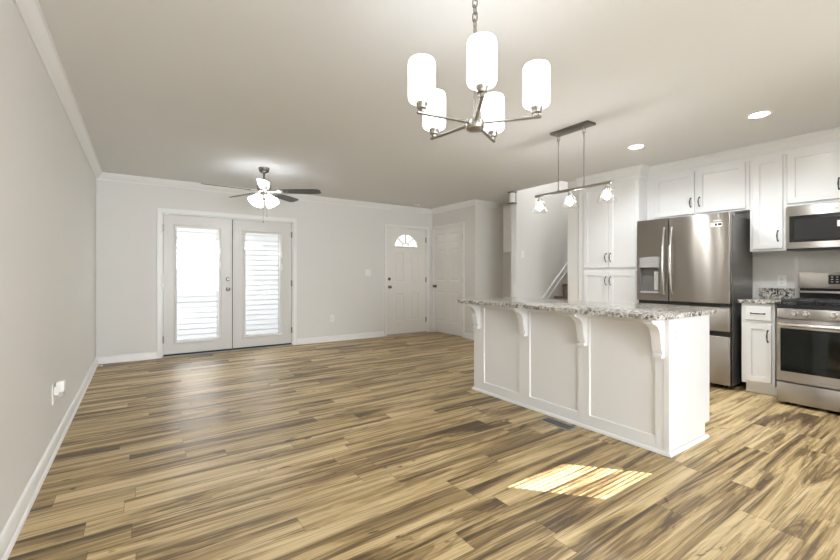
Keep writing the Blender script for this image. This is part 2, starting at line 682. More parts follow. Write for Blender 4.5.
wall('wall_dining_right', F_kit(XD), YD - 0.13, YR - 0.13, 0, CEIL, 0.13, [], 'side wall of the added bay behind the viewer')

# crown and base mouldings
crown = [(0, -0.092), (0.010, -0.092), (0.013, -0.078), (0.020, -0.072), (0.052, -0.028), (0.058, -0.014), (0.066, -0.012), (0.066, 0), (0, 0)]
struct('trim_crown', MB().sweep(crown, [(5.47, 5.45), (XC, 5.45), (XC, YB), (XL, YB), (XL, YD)], CEIL), trim_m, 'white crown moulding around the living room', 'crown moulding', 40)
basep = [(0, 0), (0.026, 0), (0.026, 0.010), (0.018, 0.020), (0.015, 0.022), (0.015, 0.075), (0.010, 0.086), (0.005, 0.095), (0, 0.097)]
struct('baseboard_closet', MB().sweep(basep, [(5.62, 5.45), (XC, 5.45), (XC, 5.725)]), trim_m, 'white baseboard around the closet corner', 'baseboard', 40)
struct('baseboard_back', MB().sweep(basep, [(3.79, YB), (2.14, YB)]), trim_m, 'white baseboard between french doors and front door', 'baseboard', 40)
struct('baseboard_left', MB().sweep(basep, [(0.20, YB), (XL, YB), (XL, YD)]), trim_m, 'white baseboard along the left wall into the corner', 'baseboard', 40)
struct('baseboard_stair', MB().sweep(basep, [(XC + 0.02, SY1 + 0.118), (XC - 0.012, SY1 + 0.118), (XC - 0.012, SY1 - 0.003), (XC + 0.1, SY1 - 0.003)]), trim_m, 'white baseboard wrapping the partition end', 'baseboard', 40)


def casing(name, F, u0, u1, z1, w, label, sides=(1, 1)):
    mb = MB(F)
    prof_out = 0.018
    for s, x0, x1 in ((0, u0 - w, u0), (1, u1, u1 + w)):
        if sides[s]:
            mb.box((x0, 0, 0), (x1, prof_out, z1), 0.004, 1)
    mb.box((u0 - w * (sides[0] != 0), 0, z1), (u1 + w * (sides[1] != 0), prof_out, z1 + w), 0.004, 1)
    # jamb lining
    mb.box((u0, -0.125, 0), (u0 + 0.012, 0, z1))
    mb.box((u1 - 0.012, -0.125, 0), (u1, 0, z1))
    mb.box((u0, -0.125, z1 - 0.012), (u1, 0, z1))
    # door stop strip
    mb.box((u0 + 0.012, -0.085, 0), (u0 + 0.034, -0.05, z1))
    mb.box((u1 - 0.034, -0.085, 0), (u1 - 0.012, -0.05, z1))
    mb.box((u0, -0.085, z1 - 0.04), (u1, -0.05, z1))
    return struct(name, mb, trim_m, label, 'door casing')


casing('trim_1', F_back(YB), FR[0], FR[1], FR[3], 0.058, 'white casing around the french doors')
casing('trim_2', F_back(YB), FD[0], FD[1], FD[3], 0.045, 'white casing around the front door')
casing('trim_3', F_kit(XC), CD[0], CD[1], CD[3], 0.046, 'white casing around the closet door')


def lathe_on(F, u, z, prof, n=20):
    """turned knob whose axis points out of a wall face"""
    G = lambda a, b, c: F(u + a, c, z + b)
    return MB(G).lathe(prof, (0, 0, 0), n, cap0=True, cap1=True)


knob_prof = [(0.030, 0), (0.030, 0.006), (0.013, 0.012), (0.012, 0.030), (0.026, 0.040), (0.029, 0.052), (0.024, 0.062), (0.010, 0.066)]
bolt_prof = [(0.030, 0), (0.030, 0.010), (0.022, 0.016), (0.020, 0.022)]


def hinge(F, u, z, parent):
    return obj('hinge', MB(F).box((u - 0.009, -0.002, z - 0.05), (u + 0.009, 0.014, z + 0.05), 0.003, 1), bronze_m, parent)


# french doors ------------------------------------------------------
def french(name, u0, u1, g, label, knob_u=None, hinge_u=0):
    F = F_back(YB + 0.012)
    r = thing(name, label, 'french door', (((u0 + u1) / 2), YB + 0.03, 0.03), kind='structure')
    z0, z1 = 0.032, 2.008
    gu0, gu1, gz0, gz1 = g
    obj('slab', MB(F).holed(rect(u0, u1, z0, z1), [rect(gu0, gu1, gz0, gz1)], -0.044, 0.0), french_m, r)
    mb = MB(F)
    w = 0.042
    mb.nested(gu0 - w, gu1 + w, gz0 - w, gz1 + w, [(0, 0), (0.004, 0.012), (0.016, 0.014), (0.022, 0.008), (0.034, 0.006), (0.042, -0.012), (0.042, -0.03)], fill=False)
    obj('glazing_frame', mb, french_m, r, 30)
    obj('pane', MB(F).box((gu0 - 0.002, -0.026, gz0 - 0.002), (gu1 + 0.002, -0.020, gz1 + 0.002)), glass_m, r)
    mb = MB(F)
    mb.box((gu1 - 0.03, -0.019, gz0), (gu1 - 0.018, -0.013, gz1))
    obj('blind_track', mb, lgray_m, r)
    for dz in (0.33, 0.53):
        obj('blind_slider', MB(F).box((gu1 + 0.006, 0.008, gz1 - dz - 0.05), (gu1 + 0.024, 0.030, gz1 - dz + 0.05), 0.004, 1), plate_m, r)
    obj('door_sweep', MB(F).box((u0, -0.04, 0.0135), (u1, 0.004, 0.038)), gasket_m, r)
    if knob_u:
        obj('door_knob', lathe_on(F, knob_u, 0.945, knob_prof), bronze_m, r, 40)
        obj('deadbolt', lathe_on(F, knob_u, 1.095, bolt_prof), bronze_m, r, 40)
    for z in (0.25, 1.02, 1.82):
        hinge(F, hinge_u, z, r)
    return r


french('door_1', 0.266, 1.152, (0.432, 0.972, 0.222, 1.838), 'left french door, the one with knob and deadbolt', 1.094, 0.263)
french('door_2', 1.163, 2.055, (1.345, 1.875, 0.212, 1.815), 'right french door, the one without a knob', None, 2.058)
struct('trim_4', MB(F_back(YB + 0.012)).box((1.153, -0.05, 0.02), (1.1625, 0.0, 2.008)), gasket_m, 'dark seal between the french doors', 'door seal')
struct('trim_5', MB().box((FR[0], YB - 0.02, 0.0), (FR[1], YB + 0.12, 0.013)), lgray_m, 'sill under the french doors', 'door sill')

# front door with fanlight -----------------------------------------
RAISE = [(0, 0), (0.010, -0.007), (0.022, -0.007), (0.045, -0.001), (0.05, -0.001)]


def panel_slab(F, u0, u1, z0, z1, panels, holes=()):
    mb = MB(F)
    mb.holed(rect(u0, u1, z0, z1), [rect(*p) for p in panels] + list(holes), -0.035, 0.0)
    for p in panels:
        mb.nested(*p, RAISE)
    return mb


F = F_back(YB + 0.012)
r = thing('door_3', 'white front door with half round fanlight', 'front door', (4.31, YB + 0.03, 0.02), kind='structure')
fc, fz, fr_, fh = 4.297, 1.713, 0.262, 0.236
arc = [(fc + fr_ * math.cos(a), fz + fh * math.sin(a)) for a in [PI * i / 24 for i in range(25)]]
pan = [(4.035, 4.235, 1.02, 1.60), (4.395, 4.585, 1.02, 1.60), (4.035, 4.235, 0.27, 0.80), (4.395, 4.585, 0.27, 0.80)]
obj('slab', panel_slab(F, 3.862, 4.765, 0.0225, 2.055, pan, [arc]), door_m, r)
mb = MB(F)
ring = [(fc + (fr_ + 0.012) * math.cos(PI * i / 24), 0.004, fz - 0.006 + (fh + 0.012) * math.sin(PI * i / 24)) for i in range(25)]
mb.tube(ring, 0.012, 8)
mb.tube([(fc - fr_ - 0.012, 0.004, fz - 0.008), (fc + fr_ + 0.012, 0.004, fz - 0.008)], 0.012, 8)
obj('fanlight_frame', mb, door_m, r, 50)
mb = MB(F)
mb.prism([(u, z) for u, z in arc], -0.022, -0.018, 'uz')
obj('fanlight_pane', mb, glass_m, r)
mb = MB(F)
hub = [(fc + 0.075 * math.cos(PI * i / 12), -0.016, fz + 0.068 * math.sin(PI * i / 12)) for i in range(13)]
mb.tube(hub, 0.009, 6)
for a in (45, 90, 135):
    ca, sa = math.cos(math.radians(a)), math.sin(math.radians(a))
    mb.tube([(fc + 0.075 * ca, -0.016, fz + 0.068 * sa), (fc + fr_ * ca, -0.016, fz + fh * sa)], 0.010, 6)
obj('fanlight_bars', mb, gray_m, r, 50)
obj('door_knob', lathe_on(F, 3.916, 0.927, knob_prof), bronze_m, r, 40)
obj('deadbolt', lathe_on(F, 3.916, 1.08, bolt_prof), bronze_m, r, 40)
for z in (0.26, 1.06, 1.86):
    hinge(F, 4.768, z, r)
struct('trim_6', MB().box((FD[0], YB - 0.01, 0.0), (FD[1], YB + 0.12, 0.022)), lgray_m, 'sill under the front door', 'door sill')

# closet door -------------------------------------------------------
F = F_kit(XC + 0.010)
r = thing('door_4', 'white six panel closet door', 'closet door', (XC, 6.24, 0.02), kind='structure')
pan = []
for a0, a1 in ((6.335, 6.60), (5.93, 6.195)):
    for z0, z1 in ((1.765, 1.965), (1.04, 1.655), (0.235, 0.83)):
        pan.append((a0, a1, z0, z1))
obj('slab', panel_slab(F, 5.800, 6.686, 0.012, 2.072, pan), door_m, r)
obj('door_knob', lathe_on(F, 6.635, 0.93, knob_prof), bronze_m, r, 40)
for z in (0.26, 1.06, 1.86):
    hinge(F, 5.797, z, r)

# rear windows ------------------------------------------------------
def window(name, w, label, blind=False, bars=1, yw=YR):
    F = F_rear(yw)
    r = thing(name, label, 'window', ((w[0] + w[1]) / 2, yw, w[2]), kind='structure')
    mb = MB(F)
    mb.nested(w[0] - 0.05, w[1] + 0.05, w[2] - 0.05, w[3] + 0.05, [(0, 0), (0, 0.018), (0.05, 0.018), (0.05, -0.1)], fill=False)
    mb.nested(w[0], w[1], w[2], w[3], [(0, -0.06), (0.025, -0.06), (0.025, -0.09), (0, -0.09)], fill=False)
    for i in range(1, bars):
        u = w[0] + (w[1] - w[0]) * i / bars
        mb.box((u - 0.02, -0.09, w[2]), (u + 0.02, -0.06, w[3]))
    obj('window_frame', mb, trim_m, r)
    obj('pane', MB(F).box((w[0], -0.078, w[2]), (w[1], -0.074, w[3])), glass_m, r)
    if blind:
        mb = MB(F)
        n = int((w[3] - w[2]) / 0.0255)
        for i in range(n):
            z = w[2] + 0.012 + i * 0.0255
            a = math.radians(-18)
            dx, dz = 0.0125 * math.cos(a), 0.0125 * math.sin(a)
            mb.prism([(-0.028 - dx, z - dz), (-0.028 + dx, z + dz), (-0.028 + dx, z + dz + 0.0012), (-0.028 - dx, z - dz + 0.0012)], w[0] + 0.006, w[1] - 0.006, 'dz')
        obj('blind', mb, plate_m, r)
    return r


window('window_1', W1, 'small high window with mini blind behind the viewer', True)
window('fill_window', W2, 'wide unseen window added behind the viewer for fill light', False, 3, YD)  # unseen window added as an opening for the fill light

# stairs ------------------------------------------------------------
mbt, mbr = MB(), MB()
for k in range(1, 13):
    x = 6.05 - (5 - k) * 0.225
    mbt.box((x - 0.025, SY0 + 0.002, 0.2 * k - 0.03), (x + 0.24, SY1 - 0.022, 0.2 * k), 0.004, 1)
    mbr.box((x, SY0 + 0.002, 0.2 * (k - 1)), (x + 0.225, SY1 - 0.022, 0.2 * k - 0.03))
r = thing('stairs', 'staircase with brown treads climbing behind the partition', 'stairs', (5.9, 4.05, 0), kind='structure')
obj('tread', mbt, tread_m, r)
obj('riser', mbr, riser_m, r)
s = 0.90
mb = MB(lambda u, d, z: (u, SY1 - d, z))
xa, xb = 5.02, 7.6
za = 0.807 + (xa - 5.555) * s
mb.prism([(xa, max(za - 0.135, 0.0)), (xb, za - 0.135 + (xb - xa) * s), (xb, za + (xb - xa) * s), (xa, za)], 0, 0.02, 'uz')
for dz in (0.0, -0.125):
    mb.tube([(xa, 0.02, za + dz), (xb, 0.02, za + dz + (xb - xa) * s)], 0.010, 6)
struct('trim_7', mb, trim_m, 'skirt board sloping up the stair wall', 'skirt board')
mb = MB()
hx0, hz0 = 5.62, 1.05
mb.tube([(hx0 - 0.02, SY0 + 0.06, hz0 - 0.018), (hx0, SY0 + 0.06, hz0), (hx0 + 1.6, SY0 + 0.06, hz0 + 1.6 * s)], 0.025, 10)
for q in (0.15, 1.4):
    mb.tube([(hx0 + q, SY0 + 0.002, hz0 + q * s - 0.06), (hx0 + q, SY0 + 0.06, hz0 + q * s - 0.02)], 0.008, 6)
tag(obj('handrail', mb, cab_m, None, 40), 'white handrail end showing beside the stairs', 'handrail')

# ------------------------------------------------------------------ outside
YN = 10.55
r = thing('neighboring_house', 'white lap sided house wall seen through the french doors', 'house', (1.5, YN + 0.1, -0.3))
mb = MB(F_back(YN))
z = -0.3
pts = [(-0.15, -0.3)]
while z < 2.6:
    pts += [(0.026, z), (0.008, z + 0.106), (-0.02, z + 0.106), (-0.02, z + 0.1215)]
    z += 0.1215
pts += [(-0.15, z)]
mb.prism(pts, -4.0, 8.5, 'dz')
obj('siding', mb, siding_m, r)
mb = MB(F_back(YN))
mb.prism([(-0.15, 2.42), (0.53, 2.42), (0.55, 2.56), (0.51, 2.58), (-0.15, 2.64)], -4.2, 8.7, 'dz')
obj('eave', mb, trim_m, r)
struct('ground', MB().box((-6, YB + 0.13, -0.32), (12, 14, -0.3)), ground_m, 'ground between the two houses', 'ground')
# unseen gable roof of this house, shaped for its slanting shadow on the siding
mb = MB()
mb.prism([(-1.2, 2.66), (9.6, 2.66), (6.0, 5.18)], 4.72, 7.25, 'uz')
struct('roof', mb, roof_m, 'unseen gable roof shaped to shade the neighboring siding', 'roof')
struct('sun_block_slab', MB().box((-1.3, YD - 2.7, 2.36), (5.2, YD - 0.131, 2.46)), roof_m, 'added slab keeping the sun out of the rear window', 'roof')  # unseen slab added to block sun from the rear window
struct('ground_porch', MB().box((-3, -9, -0.32), (12, YD - 0.16, -0.3)), ground_m, 'ground outside the dining window', 'ground')

# ------------------------------------------------------------------ kitchen island
IX0, IX1, IY0, IY1 = 2.80, 3.42, 1.26, 3.12
r = thing('kitchen_island', 'long white panelled kitchen island with corbels under granite top', 'kitchen island', ((IX0 + IX1) / 2, (IY0 + IY1) / 2, 0))
IT = 0.884
mb = MB()
mb.box((IX0 + 0.02, IY0 + 0.005, 0.10), (IX1, IY1, IT))
mb.box((IX0 + 0.02, IY0 + 0.005, 0), (IX1 - 0.075, IY1, 0.10))
obj('body', mb, island_m, r)
F = F_kit(IX0)
panels = [(2.52, 2.975, 0.098, 0.835), (1.925, 2.402, 0.098, 0.835), (1.348, 1.826, 0.098, 0.835)]
mb = MB(F)
mb.holed(rect(IY0 + 0.01, IY1, 0, IT), [rect(*p) for p in panels], -0.022, 0)
for p in panels:
    mb.nested(*p, [(0, 0), (0.003, -0.0115), (0.006, -0.012)])
obj('panelled_front', mb, island_m, r)
mb = MB()
mb.box((IX0 - 0.0035, IY0 - 0.002, 0), (IX0 + 0.03, IY0 + 0.032, IT), 0.0015, 1)
obj('corner_post', mb, island_m, r)
shoe = [(0, 0), (0.016, 0), (0.016, 0.010), (0.010, 0.018), (0.004, 0.022), (0, 0.022)]
mb = MB()
path = [(IX1 - 0.06, IY0 - 0.002), (IX0 - 0.004, IY0 - 0.002), (IX0 - 0.004, IY1), (IX0 + 0.3, IY1)]
mb.sweep(shoe, path)
obj('shoe_moulding', mb, island_m, r, 40)


def corbel(y):
    prof = [(0, IT - 0.001), (0.165, IT - 0.001), (0.165, IT - 0.020), (0.150, IT - 0.024)]
    for i in range(9):       # concave scoop
        t = i / 8 * PI / 2
        prof.append((0.150 - 0.095 * math.sin(t) * 1.0 + 0.0, IT - 0.034 - 0.105 * (1 - math.cos(t)) * 1.0))
    prof += [(0.050, IT - 0.17), (0.043, IT - 0.20), (0.030, IT - 0.228), (0.028, IT - 0.236), (0.045, IT - 0.240), (0.045, IT - 0.258), (0, IT - 0.258)]
    out = []
    for d, z in prof:
        if not out or (abs(out[-1][0] - d) + abs(out[-1][1] - z)) > 1e-4:
            out.append((d, z))
    mb = MB(F_kit(IX0))
    mb.prism(out, y - 0.030, y + 0.030, 'dz')
    return mb


for y in (3.055, 2.452, 1.872, 1.318):
    obj('corbel', corbel(y), island_m, r)
# far side: two pairs of cupboard doors towards the kitchen
F = lambda u, d, z: (IX1 + d, u, z)
for i in range(4):
    a = IY0 + 0.03 + i * 0.455
    mb = MB(F).nested(a, a + 0.435, 0.13, 0.86, [(0, 0), (0, 0.019), (0.058, 0.019), (0.060, 0.010)], True, True)
    obj('door', mb, island_m, r)

mb = MB()
pts = []
x0, x1, y0, y1, rc = 2.60, 3.455, 1.222, 3.165, 0.035
for cx, cy, a0 in ((x1 - rc, y0 + rc, -90), (x1 - rc, y1 - rc, 0), (x0 + rc, y1 - rc, 90), (x0 + rc, y0 + rc, 180)):
    for i in range(7):
        a = math.radians(a0 + 15 * i)
        pts.append((cx + rc * math.cos(a), cy + rc * math.sin(a)))
mb.prism(pts, IT, IT + 0.031, 'ud', 0.005)
tag(obj('island_countertop', mb, granite_m, None, 40), 'speckled white and black granite top overhanging the island', 'countertop')

# ------------------------------------------------------------------ kitchen cabinets
def pull(F, u, z, parent, vert=True, L=0.096, off=0.0):
    pts = []
    for i in range(9):
        t = i / 8
        s_ = (t - 0.5) * L
        d = off + 0.030 * math.sin(PI * t) ** 0.5 + 0.002
        pts.append((u, d, z + s_) if vert else (u + s_, d, z))
    rs = [0.0062, 0.005, 0.0048, 0.0058, 0.0066, 0.0058, 0.0048, 0.005, 0.0062]
    mb = MB(F).tube(pts, rs, 8)
    for s_ in (-L / 2, L / 2):
        p0 = (u, off, z + s_) if vert else (u + s_, off, z)
        p1 = (u, off + 0.008, z + s_) if vert else (u + s_, off + 0.008, z)
        mb.tube([p0, p1], [0.009, 0.006], 8)
    return obj('handle', mb, pull_m, parent, 40)


def shaker(name, F, u0, u1, z0, z1, parent, rail=0.058, m=None):
    mb = MB(F).nested(u0, u1, z0, z1, [(0, 0), (0, 0.019), (0.002, 0.021), (rail, 0.021), (rail + 0.002, 0.010), (rail + 0.004, 0.010)], True, True)
    return obj(name, mb, m or cab_m, parent)


PX, UX, BX = 5.05, 5.25, 4.95          # carcass fronts; door faces stand 21 mm proud
PYa, PYb = 2.62, 3.455
# pantry
F = F_kit(PX)
r = thing('pantry_cabinet', 'tall white pantry cabinet left of the refrigerator', 'cabinet', (5.3, 3.04, 0))
mb = MB(F)
mb.box((PYa, -0.485, 0.10), (PYb, 0, CEIL - 0.13))
mb.box((PYa, -0.485, 0), (PYb, -0.07, 0.10))
obj('body', mb, cab_m, r)
for (a, b, hu) in ((3.010, 3.372, 3.038), (2.652, 3.004, 2.976)):
    d = shaker('door', F, a, b, 1.256, 2.335, r)
    pull(F, hu, 1.386, d, True, 0.105, 0.021)
    d = shaker('door', F, a, b, 0.125, 1.205, r)
    pull(F, hu, 1.083, d, True, 0.105, 0.021)
obj('filler', MB(F).box((3.385, 0, 0.10), (PYb, 0.010, CEIL - 0.14), 0.002, 1), cab_m, r)
# cabinet over the fridge
F = F_kit(UX)
r = thing('fridge_wall_cabinet', 'white two door wall cabinet above the refrigerator', 'cabinet', (5.4, 2.1, 1.85))
obj('body', MB(F).box((1.578, -0.29, 1.842), (PYa, 0, CEIL - 0.12)), cab_m, r)
d = shaker('door', F, 2.089, 2.528, 1.862, 2.35, r)
pull(F, 2.122, 1.992, d, True, 0.10, 0.021)
d = shaker('door', F, 1.610, 2.060, 1.862, 2.35, r)
pull(F, 2.034, 1.990, d, True, 0.10, 0.021)
# narrow cabinet
r = thing('narrow_wall_cabinet', 'narrow white single door wall cabinet between refrigerator and microwave', 'cabinet', (5.4, 1.42, 1.40))
obj('body', MB(F).box((1.279, -0.29, 1.402), (1.574, 0, CEIL - 0.12)), cab_m, r)
d = shaker('door', F, 1.306, 1.546, 1.425, 2.35, r)
pull(F, 1.343, 1.55, d, True, 0.10, 0.021)
# over the microwave
r = thing('microwave_wall_cabinet', 'white two door wall cabinet above the microwave', 'cabinet', (5.4, 0.87, 1.82))
obj('body', MB(F).box((0.480, -0.29, 1.822), (1.277, 0, CEIL - 0.12)), cab_m, r)
d = shaker('door', F, 0.885, 1.272, 1.858, 2.35, r)
pull(F, 0.912, 1.99, d, True, 0.10, 0.021)
d = shaker('door', F, 0.492, 0.879, 1.858, 2.35, r)
pull(F, 0.852, 1.99, d, True, 0.10, 0.021)
# cabinet crown
kcrown = [(0, -0.145), (0.008, -0.145), (0.010, -0.105), (0.018, -0.100), (0.024, -0.088), (0.052, -0.040), (0.060, -0.034), (0.064, -0.014), (0.072, -0.012), (0.072, 0), (0, 0)]
struct('trim_cabinet_crown', MB().sweep(kcrown, [(UX - 0.002, 0.48), (UX - 0.002, PYa), (PX - 0.002, PYa), (PX - 0.002, PYb)], CEIL), cab_m, 'white crown moulding stepping along the cabinet tops', 'crown moulding', 40)
# base cabinet
F = F_kit(BX)
r = thing('base_cabinet', 'small white base cabinet between refrigerator and range', 'cabinet', (5.25, 1.42, 0))
mb = MB(F)
mb.box((1.293, -0.58, 0.098), (1.552, 0, 0.884))
mb.box((1.293, -0.58, 0), (1.535, -0.065, 0.098))
obj('body', mb, cab_m, r)
mb = MB(F).nested(1.314, 1.518, 0.722, 0.856, [(0, 0), (0, 0.017), (0.004, 0.021)], True, True)
d = obj('drawer', mb, cab_m, r)
pull(F, 1.418, 0.787, d, False, 0.105, 0.021)
d = shaker('door', F, 1.314, 1.518, 0.130, 0.690, r, 0.05)
pull(F, 1.340, 0.575, d, True, 0.105, 0.021)
mb = MB()
mb.box((4.925, 1.288, 0.884), (XK - 0.001, 1.578, 0.915), 0.004, 2)
r = tag(obj('kitchen_countertop', mb, granite_m, None, 40), 'small granite worktop with backsplash on the base cabinet', 'countertop')
obj('backsplash', MB().box((XK - 0.022, 1.288, 0.915), (XK - 0.001, 1.578, 1.022), 0.002, 1), granite_m, r)

# ------------------------------------------------------------------ refrigerator
FX = 4.86
r = thing('refrigerator', 'stainless steel refrigerator with ice dispenser beside the pantry', 'refrigerator', (5.2, 2.08, 0))
fy0, fym, fy1 = 1.62, 2.196, 2.545
obj('body', MB().box((FX + 0.075, fy0 + 0.004, 0.03), (5.50, fy1 - 0.004, 1.765), 0.006, 1), fridgeside_m, r)
mb = MB()
mb.box((FX + 0.062, fy0 + 0.012, 0.05), (FX + 0.075, fy1 - 0.012, 1.77))
obj('door_seal', mb, gasket_m, r)
F = F_kit(FX + 0.062)


def fdoor(name, u0, u1, z0, z1, parent, hole=None):
    if hole:
        mb = MB(F).holed(rect(u0, u1, z0, z1), [rect(*hole)], 0, 0.062)
    else:
        mb = MB(F).box((u0, 0, z0), (u1, 0.062, z1), 0.010, 3)
    return obj(name, mb, fsteel_m, parent, 35)


dl = fdoor('left_door', fym + 0.004, fy1, 0.868, 1.795, r, (2.296, 2.512, 0.95, 1.245))
dr = fdoor('right_door', fy0, fym - 0.004, 0.868, 1.795, r)
d1 = fdoor('upper_drawer', fy0, fy1, 0.585, 0.826, r)
d2 = fdoor('freezer_drawer', fy0, fy1, 0.045, 0.532, r)
mb = MB(F)
mb.box((fy0 + 0.004, 0, 0.826), (fy1 - 0.004, 0.028, 0.868)).box((fy0 + 0.004, 0, 0.532), (fy1 - 0.004, 0.028, 0.585))
obj('grip_recess', mb, gasket_m, r)
for z, p in ((0.826, d1), (0.532, d2)):
    obj('grip_lip', MB(F).box((fy0 + 0.006, 0.02, z - 0.004), (fy1 - 0.006, 0.066, z + 0.004), 0.002, 1), chrome_m, p)
for u, p in ((2.236, dl), (2.158, dr)):
    pts, rs = [], []
    for i in range(15):
        t = i / 14
        pts.append((u, 0.066 + 0.050 * math.sin(PI * t) ** 0.7, 0.945 + 0.745 * t))
        rs.append(0.013)
    mb = MB(F).tube(pts, rs, 10)
    for z in (0.955, 1.68):
        mb.tube([(u, 0.058, z), (u, 0.078, z)], 0.015, 10)
    obj('handle', mb, chrome_m, p, 50)
# dispenser
dp = obj('dispenser_panel', MB(F).box((2.293, 0.058, 1.245), (2.515, 0.070, 1.368), 0.003, 1), gray_m, dl)
mb = MB(F).nested(2.296, 2.512, 0.95, 1.245, [(-0.004, 0.066), (0.004, 0.066), (0.008, 0.022), (0.010, 0.022)], True)
obj('dispenser_cavity', mb, cavity_m, dl)
mb = MB(F).box((2.315, 0.0225, 0.985), (2.36, 0.045, 1.20), 0.004, 1)
mb.box((2.325, 0.045, 1.10), (2.35, 0.048, 1.18), 0.001, 1)
obj('dispenser_paddle', mb, lgray_m, dl)
obj('dispenser_tray', MB(F).box((2.302, 0.0225, 0.95), (2.506, 0.064, 0.968)), lgray_m, dl)
# sticker on the right door
st = obj('sticker', MB(F).box((1.685, 0.062, 1.655), (1.785, 0.0632, 1.695)), plate_m, dr, label='white product sticker with a dark block')
obj('sticker_print', MB(F).box((1.690, 0.0632, 1.664), (1.722, 0.0636, 1.688)).box((1.730, 0.0632, 1.664), (1.750, 0.0636, 1.688)), dark_m, st)
mb = MB(F)
for i in range(7):
    mb.box((1.692 + i * 0.0105, 0.062, 1.712), (1.699 + i * 0.0105, 0.0632, 1.722))
obj('badge', mb, plate_m, dr)
obj('hinge_cover', MB().box((FX + 0.02, fy0 + 0.01, 1.767), (FX + 0.17, fy0 + 0.10, 1.80), 0.006, 2), gray_m, r)
obj('hinge_cover', MB().box((FX + 0.02, fy1 - 0.10, 1.767), (FX + 0.17, fy1 - 0.01, 1.80), 0.006, 2), gray_m, r)
for y in (fy0 + 0.06, fy1 - 0.06):
    obj('foot', MB().lathe([(0.02, 0), (0.02, 0.034)], (FX + 0.13, y, 0), 12, cap0=True, cap1=True), gasket_m, r)
    obj('foot', MB().lathe([(0.02, 0), (0.02, 0.034)], (5.42, y, 0), 12, cap0=True, cap1=True), gasket_m, r)

# ------------------------------------------------------------------ gas range
RX, ry0, ry1 = 4.75, 0.466, 1.228
r = thing('gas_range', 'stainless steel gas range with black oven window and cast iron grates', 'range', (5.1, 0.85, 0))
obj('body', MB().box((RX + 0.045, ry0 + 0.002, 0.03), (5.45, ry1 - 0.002, 0.862)), steel_m, r)
F = F_kit(RX + 0.04)
obj('control_panel', MB(F).box((ry0, 0, 0.776), (ry1, 0.035, 0.862), 0.004, 2), steel_m, r, 35)
od = obj('oven_door', MB(F).holed(rect(ry0, ry1, 0.218, 0.768), [rect(ry0 + 0.032, ry1 - 0.026, 0.302, 0.686)], 0, 0.042), steel_m, r)
obj('oven_window', MB(F).box((ry0 + 0.030, 0.02, 0.300), (ry1 - 0.024, 0.039, 0.688)), oven_glass_m, od)
hp = [(ry0 + 0.02, 0.085, 0.722), (ry1 - 0.02, 0.085, 0.722)]
mb = MB(F).tube(hp, 0.015, 12)
for u in (ry0 + 0.05, ry1 - 0.05):
    mb.box((u - 0.014, 0.04, 0.710), (u + 0.014, 0.085, 0.734), 0.003, 1)
obj('handle', mb, chrome_m, od, 40)
mb = MB(F)
for i, w in enumerate((0.011, 0.006, 0.005, 0.006, 0.008, 0.006, 0.004, 0.006, 0.007, 0.005)):
    mb.box((0.945 - i * 0.0135 - w, 0.042, 0.236), (0.945 - i * 0.0135, 0.0428, 0.246))
obj('badge', mb, gray_m, od)
obj('drawer', MB(F).box((ry0, 0, 0.028), (ry1, 0.04, 0.202), 0.005, 2), steel_m, r, 35)
for u in (1.109, 1.033, 0.861, 0.661, 0.585):
    kb = obj('knob', lathe_on(F, u, 0.822, [(0.027, 0.034), (0.027, 0.040), (0.021, 0.044), (0.020, 0.064), (0.017, 0.068)], 20), chrome_m, r, 40)
    obj('grip', MB(F).box((u - 0.004, 0.064, 0.804), (u + 0.004, 0.078, 0.840), 0.002, 1), chrome_m, kb)
obj('cooktop', MB().box((RX + 0.01, ry0, 0.862), (5.43, ry1, 0.902), 0.004, 2), black_m, r)
for (a, b) in ((ry0 + 0.02, ry0 + 0.255), (ry0 + 0.265, ry0 + 0.497), (ry0 + 0.507, ry1 - 0.02)):
    mb = MB()
    xa, xb, zt = RX + 0.04, 5.36, 0.936
    w = 0.012
    for y in (a, b - w):
        mb.box((xa, y, zt - 0.018), (xb, y + w, zt), 0.002, 1)
    for x in (xa, (xa + xb) / 2 - w / 2, xb - w):
        mb.box((x, a, zt - 0.018), (x + w, b, zt), 0.002, 1)
    for q in (0.25, 0.75):
        xc = xa + (xb - xa) * q
        mb.box((xc - w / 2, a, zt - 0.016), (xc + w / 2, b, zt - 0.002), 0.002, 1)
    yc = (a + b) / 2
    mb.box((xa, yc - w / 2, zt - 0.016), (xb, yc + w / 2, zt - 0.002), 0.002, 1)
    for x in (xa, xb - w):
        for y in (a, b - w):
            mb.box((x, y, 0.902), (x + w, y + w, zt - 0.01))
    obj('grate', mb, iron_m, r)
    for q in (0.25, 0.75):
        obj('burner', MB().lathe([(0.048, 0), (0.048, 0.008), (0.036, 0.010), (0.034, 0.017), (0.01, 0.018)], (xa + (xb - xa) * q, yc, 0.902), 20, cap0=True, cap1=True), iron_m, r, 40)
bg = obj('backguard', MB().box((5.405, ry0, 1.03), (5.47, ry1, 1.187), 0.006, 2), steel_m, r, 35)
obj('backguard_base', MB().box((5.43, ry0 + 0.004, 0.90), (5.468, ry1 - 0.004, 1.032)), black_m, r)
obj('backguard_ledge', MB().box((5.40, ry0 + 0.004, 0.985), (5.44, ry1 - 0.004, 1.005), 0.003, 1), steel_m, r)
dsp = obj('control_display', MB().box((5.402, 0.682, 1.075), (5.406, 1.014, 1.160)), black_m, bg)
for row in range(3):
    for c_ in range(9):
        y = 0.995 - c_ * 0.034
        obj('button', MB().box((5.4012, y - 0.014, 1.093 + row * 0.023), (5.402, y, 1.0975 + row * 0.023)), plate_m, dsp)
for y in (ry0 + 0.05, ry1 - 0.05):
    for x in (RX + 0.10, 5.38):
        obj('foot', MB().lathe([(0.018, 0), (0.018, 0.032)], (x, y, 0), 12, cap0=True, cap1=True), gasket_m, r)

